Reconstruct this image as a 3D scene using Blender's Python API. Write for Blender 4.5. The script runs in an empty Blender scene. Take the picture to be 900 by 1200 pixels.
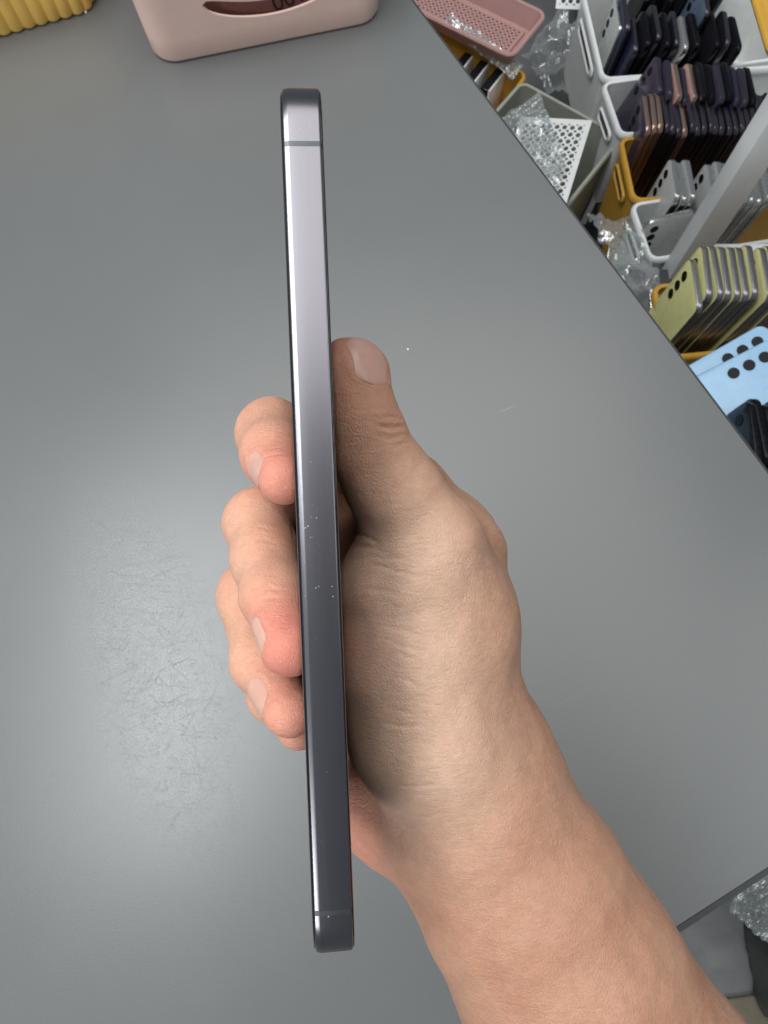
import bpy, bmesh, math, random
import numpy as np
from mathutils import Vector, Matrix, noise as mnoise
random.seed(7); rng = np.random.default_rng(7)
R = math.radians
S = bpy.context.scene
C = S.collection

# ------------------------------------------------------------------ camera
CAM_H, TILT, F = 0.45, R(17), 832.0          # metres above the desk, forward tilt, focal length in photo pixels
cam = bpy.data.cameras.new('camera'); cam_o = bpy.data.objects.new('camera', cam); C.objects.link(cam_o)
cam_o.location = (0, 0, CAM_H); cam_o.rotation_euler = (TILT, 0, 0)
cam.sensor_fit = 'VERTICAL'; cam.sensor_height = 36; cam.sensor_width = 27; cam.lens = 36*F/1200
cam.clip_start = 0.005; cam.clip_end = 50
cam.dof.use_dof = True; cam.dof.focus_distance = 0.15; cam.dof.aperture_fstop = 60
S.camera = cam_o
CM = Matrix.Translation((0, 0, CAM_H)) @ Matrix.Rotation(TILT, 4, 'X')

# ------------------------------------------------------------------ light
W = bpy.data.worlds.new('World'); S.world = W; W.use_nodes = True
bg = W.node_tree.nodes['Background']; bg.inputs[0].default_value = (0.86, 0.93, 1.0, 1); bg.inputs[1].default_value = 0.22
def ceiling_or_fill_light(name, loc, sx, sy, power, col=(1, 0.985, 0.96)):
    l = bpy.data.lights.new(name, 'AREA'); l.shape = 'RECTANGLE'; l.size = sx; l.size_y = sy; l.energy = power; l.color = col
    o = bpy.data.objects.new(name, l); C.objects.link(o); o.location = loc; return o
ceiling_or_fill_light('ceiling_or_fill_panel', (-0.68, 0.18, 1.9), 0.45, 1.15, 24, (.94, .975, 1))
ceiling_or_fill_light('ceiling_or_fill_panel', (-1.6, -2.6, 1.9), 1.15, 1.15, 85, (.98, .99, 1))  # added fill from behind, brightens basket fronts and the rack post
ceiling_or_fill_light('ceiling_or_fill_panel', (0.10, 0.72, 1.9), 1.6, 1.6, 23)
ceiling_or_fill_light('ceiling_or_fill_panel', (1.6, 0.0, 1.9), 0.5, 1.15, 8)
ceiling_or_fill_light('ceiling_or_fill_panel', (-2.4, 0.28, 1.9), 0.5, 1.15, 28, (.97, .985, 1))  # added fill at far left, lifts the rack's desk-facing sides and the fingers
S.view_settings.view_transform = 'Standard'; S.view_settings.look = 'None'
S.view_settings.exposure = 0.0; S.view_settings.gamma = 1.0
S.render.engine = 'CYCLES'; S.cycles.use_denoising = True; S.cycles.max_bounces = 8; S.cycles.transparent_max_bounces = 24
S.cycles.caustics_reflective = False; S.cycles.caustics_refractive = False

# ------------------------------------------------------------------ helpers
def at(u, v, d):
    """camera-frame point in millimetres at depth d seen at photo pixel (u, v)"""
    return np.array([(u-450)/F*d, (600-v)/F*d, -d])
def cw(p): return CM @ Vector((p[0]*.001, p[1]*.001, p[2]*.001))
def on(u, v, z):
    """world point at height z"""
    r = CM.to_3x3() @ Vector(((u-450)/F, (600-v)/F, -1.0))
    return Vector((0, 0, CAM_H)) + r*((z-CAM_H)/r.z)

def tag(o, label, cat, group=None, kind=None):
    if label: o['label'] = label
    if cat: o['category'] = cat
    if group: o['group'] = group
    if kind: o['kind'] = kind
    return o
def mesh_obj(name, verts, faces, mat=None, parent=None, smooth=False, loc=None):
    me = bpy.data.meshes.new(name); me.from_pydata([tuple(v) for v in verts], [], faces); me.update()
    if smooth: me.polygons.foreach_set('use_smooth', [True]*len(me.polygons))
    o = bpy.data.objects.new(name, me); C.objects.link(o)
    if mat: me.materials.append(mat)
    if parent: o.parent = parent
    if loc is not None: o.location = loc
    return o
def empty(name, loc=(0, 0, 0), rot=(0, 0, 0)):
    o = bpy.data.objects.new(name, None); C.objects.link(o); o.location = loc; o.rotation_euler = rot
    o.empty_display_size = .02; return o
def fix_normals(o):
    bm = bmesh.new(); bm.from_mesh(o.data); bmesh.ops.recalc_face_normals(bm, faces=bm.faces); bm.to_mesh(o.data); bm.free()
def auto_smooth(o, ang=35):
    me = o.data; bm = bmesh.new(); bm.from_mesh(me)
    for f in bm.faces: f.smooth = True
    for e in bm.edges:
        if len(e.link_faces) == 2 and e.calc_face_angle(0) > R(ang): e.smooth = False
    bm.to_mesh(me); bm.free()
def box_obj(name, lo, hi, mat, parent=None, bevel=0.0, seg=2):
    bm = bmesh.new(); bmesh.ops.create_cube(bm, size=1)
    for v in bm.verts:
        for i in range(3): v.co[i] = lo[i] + (v.co[i]+.5)*(hi[i]-lo[i])
    if bevel: bmesh.ops.bevel(bm, geom=bm.edges[:], offset=bevel, segments=seg, affect='EDGES', profile=.5)
    me = bpy.data.meshes.new(name); bm.to_mesh(me); bm.free()
    o = bpy.data.objects.new(name, me); C.objects.link(o); me.materials.append(mat)
    if parent: o.parent = parent
    if bevel: auto_smooth(o, 50)
    return o
def copy_tree(o, parent=None):
    c = o.copy(); C.objects.link(c); c.parent = parent
    for ch in o.children: copy_tree(ch, c)
    return c
def rrect(w, d, r, n=6):
    pts = []
    for cx, cy, a0 in ((w/2-r, d/2-r, 0), (-w/2+r, d/2-r, 90), (-w/2+r, -d/2+r, 180), (w/2-r, -d/2+r, 270)):
        for i in range(n+1):
            a = R(a0+90*i/n); pts.append((cx+r*math.cos(a), cy+r*math.sin(a)))
    return pts
def loft(rings, cap0=True, cap1=True, closed=False):
    """rings: list of equal-length point loops"""
    n = len(rings[0]); V = [p for r in rings for p in r]; Fc = []
    m = len(rings)
    for i in range(m if closed else m-1):
        j = (i+1) % m
        for k in range(n):
            l = (k+1) % n
            Fc.append((i*n+k, i*n+l, j*n+l, j*n+k))
    if not closed:
        if cap0: Fc.append(tuple(reversed(range(n))))
        if cap1: Fc.append(tuple((m-1)*n+k for k in range(n)))
    return V, Fc

# ------------------------------------------------------------------ materials
class NT:
    def __init__(s, name):
        s.m = bpy.data.materials.new(name); s.m.use_nodes = True; s.t = s.m.node_tree; s.n = s.t.nodes
        s.b = s.n['Principled BSDF']; s.out = s.n['Material Output']
    def add(s, typ, **kw):
        x = s.n.new(typ)
        for k, v in kw.items():
            if k.startswith('i_'):
                x.inputs[k[2:].replace('_', ' ')].default_value = v
            else: setattr(x, k, v)
        return x
    def link(s, a, b): s.t.links.new(a, b)
    def ramp(s, fac, stops):
        r = s.add('ShaderNodeValToRGB'); e = r.color_ramp.elements
        while len(e) < len(stops): e.new(.5)
        for x, (p, c) in zip(e, stops):
            x.position = p; x.color = (*c, 1) if len(c) == 3 else c
        s.link(fac, r.inputs[0]); return r
    def noise(s, scale, detail=4, rough=.6, coord='Object', vec=None, dist=0):
        x = s.add('ShaderNodeTexNoise'); x.inputs['Scale'].default_value = scale; x.inputs['Detail'].default_value = detail
        x.inputs['Roughness'].default_value = rough; x.inputs['Distortion'].default_value = dist
        s.link(vec if vec is not None else s.coord(coord), x.inputs['Vector']); return x
    def coord(s, which='Object'):
        if not hasattr(s, 'tc'): s.tc = s.add('ShaderNodeTexCoord')
        return s.tc.outputs[which]
    def mapping(s, scale=(1, 1, 1), rot=(0, 0, 0), which='Object'):
        m = s.add('ShaderNodeMapping'); m.inputs['Scale'].default_value = scale; m.inputs['Rotation'].default_value = rot
        s.link(s.coord(which), m.inputs['Vector']); return m.outputs[0]
    def mix(s, fac, a, b, typ='MIX'):
        x = s.add('ShaderNodeMixRGB', blend_type=typ)
        for i, v in ((0, fac), (1, a), (2, b)):
            if hasattr(v, 'is_linked'): s.link(v, x.inputs[i])
            else: x.inputs[i].default_value = v if i == 0 else (*v, 1)
        return x.outputs[0]
    def bump(s, h, strength, dist, normal=None):
        x = s.add('ShaderNodeBump'); x.inputs['Strength'].default_value = strength; x.inputs['Distance'].default_value = dist
        s.link(h, x.inputs['Height'])
        if normal is not None: s.link(normal, x.inputs['Normal'])
        return x.outputs[0]

def plain(name, col, rough=.45, metal=0.0, var=.12, bump=.0, nscale=60, rvar=.1, coat=0):
    t = NT(name)
    n = t.noise(nscale, 5, .65)
    dark = tuple(c*(1-var) for c in col); light = tuple(min(1, c*(1+var)) for c in col)
    r = t.ramp(n.outputs[0], [(.3, dark), (.7, light)])
    t.link(r.outputs[0], t.b.inputs['Base Color'])
    n2 = t.noise(nscale*2.3, 4, .6)
    rr = t.ramp(n2.outputs[0], [(.3, (max(0, rough-rvar),)*3), (.7, (min(1, rough+rvar),)*3)])
    t.link(rr.outputs[0], t.b.inputs['Roughness'])
    t.b.inputs['Metallic'].default_value = metal
    if coat: t.b.inputs['Coat Weight'].default_value = coat; t.b.inputs['Coat Roughness'].default_value = .08
    if bump:
        n3 = t.noise(nscale*8, 3, .6)
        t.link(t.bump(n3.outputs[0], .4, bump), t.b.inputs['Normal'])
    return t.m

def desk_material():
    t = NT('grey_laminate')
    n = t.noise(3, 5, .6); n2 = t.noise(900, 3, .7)
    base = t.ramp(n.outputs[0], [(.3, (.120, .126, .125)), (.7, (.132, .138, .137))]).outputs[0]
    grain = t.ramp(n2.outputs[0], [(.3, (.93, .93, .93)), (.7, (1.05, 1.05, 1.05))]).outputs[0]
    base = t.mix(1.0, base, grain, 'MULTIPLY')
    # worn, finely scratched patch where hands and phones keep rubbing
    def blob(cx, cy, rx, ry, rot):
        m = t.add('ShaderNodeMapping', vector_type='TEXTURE')
        m.inputs['Location'].default_value = (cx, cy, 0); m.inputs['Rotation'].default_value = (0, 0, rot); m.inputs['Scale'].default_value = (rx, ry, 1)
        t.link(t.coord('Object'), m.inputs['Vector'])
        ln = t.add('ShaderNodeVectorMath', operation='LENGTH')
        sep = t.add('ShaderNodeVectorMath', operation='MULTIPLY'); sep.inputs[1].default_value = (1, 1, 0)
        t.link(m.outputs[0], sep.inputs[0]); t.link(sep.outputs[0], ln.inputs[0])
        return t.ramp(ln.outputs['Value'], [(.25, (1, 1, 1)), (1.0, (0, 0, 0))]).outputs[0]
    p = on(178, 770, 0); q = on(150, 640, 0); e2 = on(240, 940, 0)
    mask = blob(p.x, p.y, .055, .145, R(22))
    nm = t.noise(120, 4, .7)
    mask = t.mix(1.0, mask, t.ramp(nm.outputs[0], [(.30, (0, 0, 0)), (.55, (1, 1, 1))]).outputs[0], 'MULTIPLY')
    scr = None
    for k, rot in enumerate((.25, .9, 1.5, 2.0, 2.7)):
        mp_ = t.add('ShaderNodeMapping', vector_type='TEXTURE'); mp_.inputs['Scale'].default_value = (1/1300, 1/42, 1); mp_.inputs['Rotation'].default_value = (0, 0, rot); t.link(t.coord('Object'), mp_.inputs['Vector']); mp = mp_.outputs[0]
        nn = t.noise(1.0, 2, .5, vec=mp, dist=1.1)
        s1 = t.ramp(nn.outputs[0], [(.665, (0, 0, 0)), (.70, (1, 1, 1))]).outputs[0]
        scr = s1 if scr is None else t.mix(1.0, scr, s1, 'LIGHTEN')
    worn = t.mix(1.0, mask, scr, 'MULTIPLY')
    base2 = t.mix(worn, base, (.090, .094, .094))
    spk = t.noise(800, 3, .65)
    sp = t.mix(1.0, mask, t.ramp(spk.outputs[0], [(.47, (0, 0, 0)), (.60, (.6, .6, .6))]).outputs[0], 'MULTIPLY')
    base2 = t.mix(sp, base2, (.25, .262, .262))
    # sparse long pale scratches elsewhere
    mp_ = t.add('ShaderNodeMapping', vector_type='TEXTURE'); mp_.inputs['Scale'].default_value = (1/420, 1/14, 1); mp_.inputs['Rotation'].default_value = (0, 0, -1.15); t.link(t.coord('Object'), mp_.inputs['Vector']); nn = t.noise(1, 2, .5, vec=mp_.outputs[0], dist=.4)
    lone = t.ramp(nn.outputs[0], [(.775, (0, 0, 0)), (.80, (.3, .3, .3))]).outputs[0]
    base2 = t.mix(lone, base2, (.38, .39, .385))
    t.link(base2, t.b.inputs['Base Color'])
    r = t.noise(6, 4, .6)
    rr = t.ramp(r.outputs[0], [(.3, (.29, .29, .29)), (.7, (.335, .335, .335))]).outputs[0]
    t.link(rr, t.b.inputs['Roughness'])
    t.b.inputs['Specular IOR Level'].default_value = .64
    b1 = t.bump(n2.outputs[0], .12, .0004)
    t.link(t.bump(worn, .18, -.00025, b1), t.b.inputs['Normal'])
    return t.m

def skin_material():
    t = NT('skin')
    pk = t.add('ShaderNodeAttribute', attribute_name='pink'); pl = t.add('ShaderNodeAttribute', attribute_name='palm')
    base = (.495, .268, .174)
    n = t.noise(55, 5, .6)
    c = t.ramp(n.outputs[0], [(.3, (.445, .225, .142)), (.5, base), (.72, (.535, .305, .205))]).outputs[0]
    c = t.mix(pl.outputs['Fac'], c, t.ramp(n.outputs[0], [(.3, (.73, .49, .36)), (.7, (.77, .53, .395))]).outputs[0])
    fg = t.add('ShaderNodeAttribute', attribute_name='finger')
    c = t.mix(fg.outputs['Fac'], c, t.ramp(n.outputs[0], [(.3, (.73, .385, .26)), (.5, (.765, .43, .295)), (.7, (.785, .455, .32))]).outputs[0])
    c = t.mix(pk.outputs['Fac'], c, (.80, .29, .215))
    n4 = t.noise(420, 3, .6)
    c = t.mix(.35, c, t.ramp(n4.outputs[0], [(.3, (.78, .74, .72)), (.65, (1.05, 1.05, 1.05))]).outputs[0], 'MULTIPLY')
    t.link(c, t.b.inputs['Base Color'])
    t.b.inputs['Subsurface Weight'].default_value = .35
    t.b.inputs['Subsurface Radius'].default_value = (1, .38, .2); t.b.inputs['Subsurface Scale'].default_value = .0035
    rg = t.noise(300, 4, .6)
    t.link(t.ramp(rg.outputs[0], [(.3, (.38,)*3), (.7, (.54,)*3)]).outputs[0], t.b.inputs['Roughness'])
    t.b.inputs['Specular IOR Level'].default_value = .42
    # fine skin lines: small cells plus stretched wrinkling
    vo = t.add('ShaderNodeTexVoronoi', feature='DISTANCE_TO_EDGE'); vo.inputs['Scale'].default_value = 1
    wob = t.noise(260, 3, .6)
    mp = t.mapping((1900, 900, 1200), (.3, .2, .75))
    ad = t.add('ShaderNodeVectorMath', operation='ADD'); t.link(mp, ad.inputs[0])
    ms = t.add('ShaderNodeVectorMath', operation='SCALE'); ms.inputs['Scale'].default_value = 1.3; t.link(wob.outputs['Color'], ms.inputs[0]); t.link(ms.outputs[0], ad.inputs[1])
    t.link(ad.outputs[0], vo.inputs['Vector'])
    edge = t.ramp(vo.outputs['Distance'], [(.0, (0, 0, 0)), (.16, (1, 1, 1))]).outputs[0]
    b1 = t.bump(edge, .5, .0002)
    mp2 = t.mapping((300, 1150, 600), (.2, .1, .35)); nn = t.noise(1, 5, .68, vec=mp2, dist=.5)
    b2 = t.bump(nn.outputs[0], .55, .0006, b1)
    t.link(b2, t.b.inputs['Normal'])
    return t.m

def nail_material(name, a, b):
    t = NT(name); n = t.noise(250, 3, .5)
    t.link(t.ramp(n.outputs[0], [(.3, a), (.7, b)]).outputs[0], t.b.inputs['Base Color'])
    t.b.inputs['Roughness'].default_value = .32; t.b.inputs['Subsurface Weight'].default_value = .2
    t.b.inputs['Subsurface Radius'].default_value = (1, .4, .25); t.b.inputs['Subsurface Scale'].default_value = .002
    return t.m

def brushed_metal():
    t = NT('brushed_aluminium')
    mp = t.mapping((2500, 40, 2500)); n = t.noise(1, 3, .6, vec=mp)
    c = t.ramp(n.outputs[0], [(.3, (.180, .175, .193)), (.7, (.188, .183, .201))]).outputs[0]
    t.link(c, t.b.inputs['Base Color'])
    t.b.inputs['Metallic'].default_value = 1
    rr = t.ramp(n.outputs[0], [(.3, (.28,)*3), (.7, (.295,)*3)]).outputs[0]
    t.link(rr, t.b.inputs['Roughness'])
    return t.m

def bubble_material():
    t = NT('bubble_film')
    tr = t.add('ShaderNodeBsdfTransparent'); tr.inputs[0].default_value = (.93, .95, .95, 1)
    gl = t.add('ShaderNodeBsdfGlossy'); gl.inputs['Roughness'].default_value = .16; gl.inputs[0].default_value = (.9, .93, .93, 1)
    df = t.add('ShaderNodeBsdfDiffuse'); df.inputs[0].default_value = (.72, .75, .75, 1)
    m1 = t.add('ShaderNodeMixShader'); m1.inputs[0].default_value = .55; t.link(df.outputs[0], m1.inputs[1]); t.link(gl.outputs[0], m1.inputs[2])
    fr = t.add('ShaderNodeLayerWeight'); fr.inputs[0].default_value = .35
    rp = t.ramp(fr.outputs['Facing'], [(0, (.24,)*3), (1, (.8,)*3)])
    m2 = t.add('ShaderNodeMixShader'); t.link(rp.outputs[0], m2.inputs[0]); t.link(tr.outputs[0], m2.inputs[1]); t.link(m1.outputs[0], m2.inputs[2])
    t.link(m2.outputs[0], t.out.inputs['Surface']); return t.m

M = dict(
    desk=desk_material(), skin=skin_material(), nail=nail_material('fingernail', (.68, .375, .29), (.74, .43, .345)), thumbnail=nail_material('thumbnail', (.56, .325, .26), (.62, .375, .305)), alu=brushed_metal(), bubble=bubble_material(),
    edge=plain('dark_edge_band', (.03, .033, .036), .5), floor=plain('floor_vinyl', (.15, .155, .155), .55, var=.25, nscale=14),
    glass=plain('black_glass', (.008, .008, .010), .12, var=.2, rvar=.04), antenna=plain('antenna_plastic', (.085, .09, .10), .42, .85),
    lens=plain('lens_glass', (.006, .006, .009), .12, rvar=.05), lensring=plain('lens_ring', (.35, .35, .37), .3, 1.0),
    pink=plain('pink_plastic', (.76, .545, .47), .42, var=.04, nscale=30, bump=.0002), pink2=plain('dusty_pink_plastic', (.52, .31, .29), .5, var=.06),
    yellow=plain('mustard_plastic', (.84, .54, .13), .45, var=.06), orange=plain('orange_plastic', (.60, .33, .045), .42, var=.07),
    white=plain('white_plastic', (.84, .86, .85), .4, var=.05), greygreen=plain('grey_green_plastic', (.36, .38, .32), .5, var=.08),
    steel=plain('painted_steel', (.86, .88, .87), .42, var=.05, nscale=20), shelf=plain('dark_shelf', (.05, .052, .055), .6),
    bare=plain('bare_aluminium', (.62, .62, .64), .55, .7), ink=plain('black_ink', (.02, .012, .012), .6), card=plain('brown_card', (.20, .085, .075), .7), crumb=plain('white_crumb', (.8, .8, .78), .7),
    bag=plain('black_bag_film', (.035, .037, .037), .35, bump=.0008, nscale=40), mat=plain('brown_mat', (.16, .14, .10), .8),
    p_yellow=plain('pale_yellow_glass', (.90, .86, .38), .3, var=.05), p_silver=plain('white_glass', (.60, .62, .60), .25, var=.04),
    p_purple=plain('dark_purple_glass', (.055, .045, .075), .2), p_black=plain('black_phone_glass', (.014, .014, .018), .18),
    p_navy=plain('navy_glass', (.022, .024, .06), .2), p_blue=plain('light_blue_glass', (.34, .56, .78), .28, var=.04),
    p_pink=plain('rose_glass', (.55, .33, .31), .3), p_grey=plain('grey_glass', (.33, .33, .32), .3), p_slate=plain('slate_blue_glass', (.10, .14, .20), .3),
    f_dark=plain('graphite_metal', (.13, .12, .15), .3, 1.0, var=.03, rvar=.03), f_grey=plain('grey_metal', (.36, .35, .38), .32, 1.0, var=.03, rvar=.03), f_silver=plain('silver_metal', (.66, .67, .67), .28, 1.0, var=.03, rvar=.03),
    f_copper=plain('copper_metal', (.55, .38, .30), .32, 1.0, var=.03, rvar=.03), f_black=plain('black_metal', (.03, .03, .035), .3, 1.0), f_blue=plain('blue_metal', (.40, .58, .76), .35, .8),
)

M['lens'].node_tree.nodes['Principled BSDF'].inputs['Specular IOR Level'].default_value = .12

# ------------------------------------------------------------------ setting: floor and desk
fl = mesh_obj('floor', [(-2, -2, -.76), (3, -2, -.76), (3, 3.5, -.76), (-2, 3.5, -.76)], [(0, 1, 2, 3)], M['floor']); fl['kind'] = 'structure'

a1, a2, b1, b2 = on(484, 0, 0), on(900, 552, 0), on(808, 1085, 0), on(900, 1025, 0)
def isect(p, q, r, s):
    d1 = q-p; d2 = s-r; den = d1.x*d2.y-d1.y*d2.x
    t_ = ((r.x-p.x)*d2.y-(r.y-p.y)*d2.x)/den
    return p+d1*t_
cor = isect(a1, a2, b1, b2)
e1 = (a1-cor).normalized(); e2 = (b1-cor).normalized()       # along the two visible edges, away from the corner
desk = empty('desk', cor)
tag(desk, 'grey laminate desk top with finely scratched worn patch', 'desk')
def desk_prism(name, poly, z0, z1, mat):
    n = len(poly); V = [(p.x, p.y, z0) for p in poly]+[(p.x, p.y, z1) for p in poly]
    Fc = [tuple(range(n-1, -1, -1)), tuple(range(n, 2*n))]+[(i, (i+1) % n, n+(i+1) % n, n+i) for i in range(n)]
    o = mesh_obj(name, V, Fc, mat); fix_normals(o); return o
L1, L2 = 1.5, 1.2
quad = lambda s0, s1, t0, t1: [cor+e1*s0+e2*t0, cor+e1*s1+e2*t0, cor+e1*s1+e2*t1, cor+e1*s0+e2*t1]
def under(o):
    o.parent = desk; o.matrix_parent_inverse = Matrix.Translation(-Vector(desk.location)); return o
under(desk_prism('tabletop', quad(.0032, L1, .0012, L2), -.025, 0, M['desk']))
under(desk_prism('edge_band', quad(0, .003, .0012, L2), -.026, .0004, M['edge']))
under(desk_prism('edge_band', quad(0, L1, 0, .001), -.026, .0004, M['edge']))
for s_, t_ in ((.12, .12), (L1-.12, .12), (.12, L2-.12), (L1-.12, L2-.12)):
    under(desk_prism('leg', quad(s_-.02, s_+.02, t_-.02, t_+.02), -.76, -.0255, M['shelf']))

# ------------------------------------------------------------------ the held phone (camera-frame millimetres)
PD, PL_, PW, PT, PR = 125.0, 161.0, 76.0, 7.5, 10.0
top = at(351.7, 102, PD); bot = at(392, 1117, PD)
ey = (top-bot)/np.linalg.norm(top-bot)
mid = (top+bot)/2
ein = mid/np.linalg.norm(mid); ein = ein-ey*(ein@ey); ein /= np.linalg.norm(ein)      # away from the camera
et = np.cross(ein, ey); et /= np.linalg.norm(et)
if et[0] < 0: et = -et                                                                  # towards the screen side (right)
pc = mid + ein*PW/2                                                                      # phone centre
def phone_pt(t, y, s): return pc + et*t + ey*y + ein*s
ROT = np.stack([et, ey, ein], 1)
phone = empty('smartphone')
Mloc = Matrix(((et[0], ey[0], -ein[0], pc[0]*.001), (et[1], ey[1], -ein[1], pc[1]*.001), (et[2], ey[2], -ein[2], pc[2]*.001), (0, 0, 0, 1)))
# local frame: x = thickness (screen side +), y = long axis, z = towards the camera
phone.matrix_world = CM @ Mloc
tag(phone, 'slim grey metal smartphone held edge-on in the hand', 'phone')
def ring_at(t, inset):
    w, d, r = PL_-2*inset, PW-2*inset, max(PR-inset, 1.0)
    return [(t*.001, y*.001, z*.001) for y, z in rrect(w, d, r, 12)]
prof = [(-3.36, 1.05), (-3.35, .62), (-3.28, .38), (-3.12, .23), (-2.75, .11), (-2.45, .035), (-2.25, 0.0), (2.9, 0.0), (3.1, .03), (3.27, .13), (3.36, .30), (3.38, .9)]
V, Fc = loft([ring_at(t, i) for t, i in prof], False, False)
o = mesh_obj('frame', V, Fc, M['alu'], phone, True); fix_normals(o); auto_smooth(o, 25)
for nm, sg, prf in (('back_glass', -1, [(-3.27, .75), (-3.40, .72), (-3.58, .85), (-3.70, 1.25), (-3.75, 2.2)]), ('screen', 1, [(3.34, .45), (3.45, .42), (3.62, .55), (3.72, .9), (3.75, 1.7)])):
    V, Fc = loft([ring_at(t, i) for t, i in prf], False, True)
    o = mesh_obj(nm, V, Fc, M['glass'], phone, True); fix_normals(o); auto_smooth(o, 30)
def edge_strip(name, y0, y1, mat):
    """a thin band that follows the near side's section between two heights"""
    V = []; Fc = []
    pr = [(t, i-.025) for t, i in prof[1:-1]]
    for t, i in pr:
        for y in (y0, y1): V.append((t*.001, y*.001, (PW/2-i)*.001))
    for k in range(len(pr)-1): Fc.append((2*k, 2*k+1, 2*k+3, 2*k+2))
    o = mesh_obj(name, V, Fc, mat, phone, True); fix_normals(o); auto_smooth(o, 25); return o
edge_strip('antenna_band', 65.9, 66.8, M['antenna'])
edge_strip('antenna_band', -69.6, -68.7, M['antenna'])
# knocks and scratches in the anodising of the near side
V, Fc = [], []
def nick(u, v, ln, wd, ang):
    t0 = (u-(351.7+(v-102)*.0397))/F*PD; y0 = -(v-609.5)/F*PD
    ca, sa = math.cos(ang), math.sin(ang); k = len(V); n_ = 6
    for i in range(n_):
        a = 2*math.pi*i/n_; r_ = random.uniform(.6, 1.2); x, y = ln*math.cos(a)*r_, wd*math.sin(a)*r_
        V.append(((t0+x*ca-y*sa)*.001, (y0+x*sa+y*ca)*.001, (PW/2+.012)*.001))
    Fc.append(tuple(range(k, k+n_)))
for q in ((365, 606, .10, .06, .4), (371, 607, .16, .09, .2), (357.5, 618, .30, .05, .35), (361, 616, .14, .10, .5), (364, 629, .08, .10, 1.3), (367, 629, .06, .08, 0), (374, 640, .10, .04, -1), (357, 658, .16, .03, 0),
          (370, 689, .22, .05, 1.0), (373.5, 687, .12, .06, .9), (358, 698, .18, .04, .9), (389, 688, .08, .10, 0), (390, 700, .14, .05, 0), (371, 748, .07, .07, 0), (385, 1074, .22, .10, .7), (364.5, 541, .10, .05, .3),
          (352, 150, .16, .03, -1), (363, 148, .14, .03, -.8), (383, 905, .05, .05, 0), (366, 592, .05, .05, 0), (376, 985, .05, .04, 0), (362, 640, .05, .05, 0)): nick(*q)
o = mesh_obj('scratch_marks', V, Fc, M['bare'], phone); o['kind'] = 'stuff'
for k in range(3):
    V, Fc = loft([[(tx*.001, (58-22*k+rr*math.cos(a))*.001, (-27+rr*math.sin(a))*.001) for a in np.linspace(0, 2*math.pi, 24, endpoint=False)] for tx, rr in ((-3.6, 7), (-4.9, 7), (-5.1, 6.6), (-5.1, 5.6))], False, False)
    o = mesh_obj('lens', V, Fc, M['lensring'], phone, True); fix_normals(o); auto_smooth(o, 30)
    V = [(-.00505, (58-22*k+5.7*math.cos(a))*.001, (-27+5.7*math.sin(a))*.001) for a in np.linspace(0, 2*math.pi, 24, endpoint=False)]
    g = mesh_obj('lens_glass', V, [tuple(range(24))], M['lens'], o)

# ------------------------------------------------------------------ the hand: one continuous surface from a distance field
def seg(P, a, b, ra, rb):
    ab = b-a; t = np.clip(((P-a)@ab)/(ab@ab), 0, 1)
    q = P-a-t[:, None]*ab
    return np.sqrt((q*q).sum(1)) - (ra+(rb-ra)*t)
def smin(a, b, k):
    h = np.maximum(k-np.abs(a-b), 0)/k
    return np.minimum(a, b)-h*h*k*.25
def pre(nodes):
    return [(at(*a[:3]), at(*b[:3]), a[3], b[3]) for a, b in zip(nodes[:-1], nodes[1:])]
def chain(P, segs, k, c, rad):
    d = None
    for a, b, r0, r1 in segs:
        if rad < 40:
            ab = b-a; t = min(1.0, max(0.0, float((c-a)@ab/(ab@ab)))); q = c-a-ab*t
            if math.sqrt(q@q)-max(r0, r1) > rad+14: continue
        s = seg(P, a, b, r0, r1)
        d = s if d is None else smin(d, s, k)
    return np.full(len(P), 1e3) if d is None else d
THUMB = [(405, 436, 160, 6.9), (414, 436, 162, 6.5), (410, 464, 162, 7.5), (420, 497, 163, 8.5), (435, 532, 165, 8.7), (462, 576, 168, 10.0), (503, 638, 173, 12.0), (535, 730, 182, 14.0)]
INDEX = [(532, 634, 212, 11.5), (474, 579, 211, 12.4), (405, 541, 215, 11.0), (345, 516, 212, 10.0), (319, 508, 201, 9.5), (322, 533, 182, 8.2), (333, 562, 169, 6.2)]
MIDDLE = [(520, 690, 226, 12.0), (410, 632, 218, 11.2), (345, 620, 214, 10.0), (304, 613, 203, 9.7), (312, 655, 191, 8.8), (322, 697, 181, 8.2), (340, 758, 168, 6.9)]
RING = [(490, 775, 233, 11.5), (400, 725, 222, 10.4), (335, 702, 220, 9.8), (294, 697, 213, 9.5), (308, 776, 196, 8.1), (339, 833, 180, 6.7)]
PINKY = [(465, 850, 234, 10.5), (390, 802, 226, 9.0), (330, 772, 226, 8.4), (304, 768, 222, 8.0), (320, 815, 208, 7.0), (350, 852, 194, 6.0)]
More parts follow.
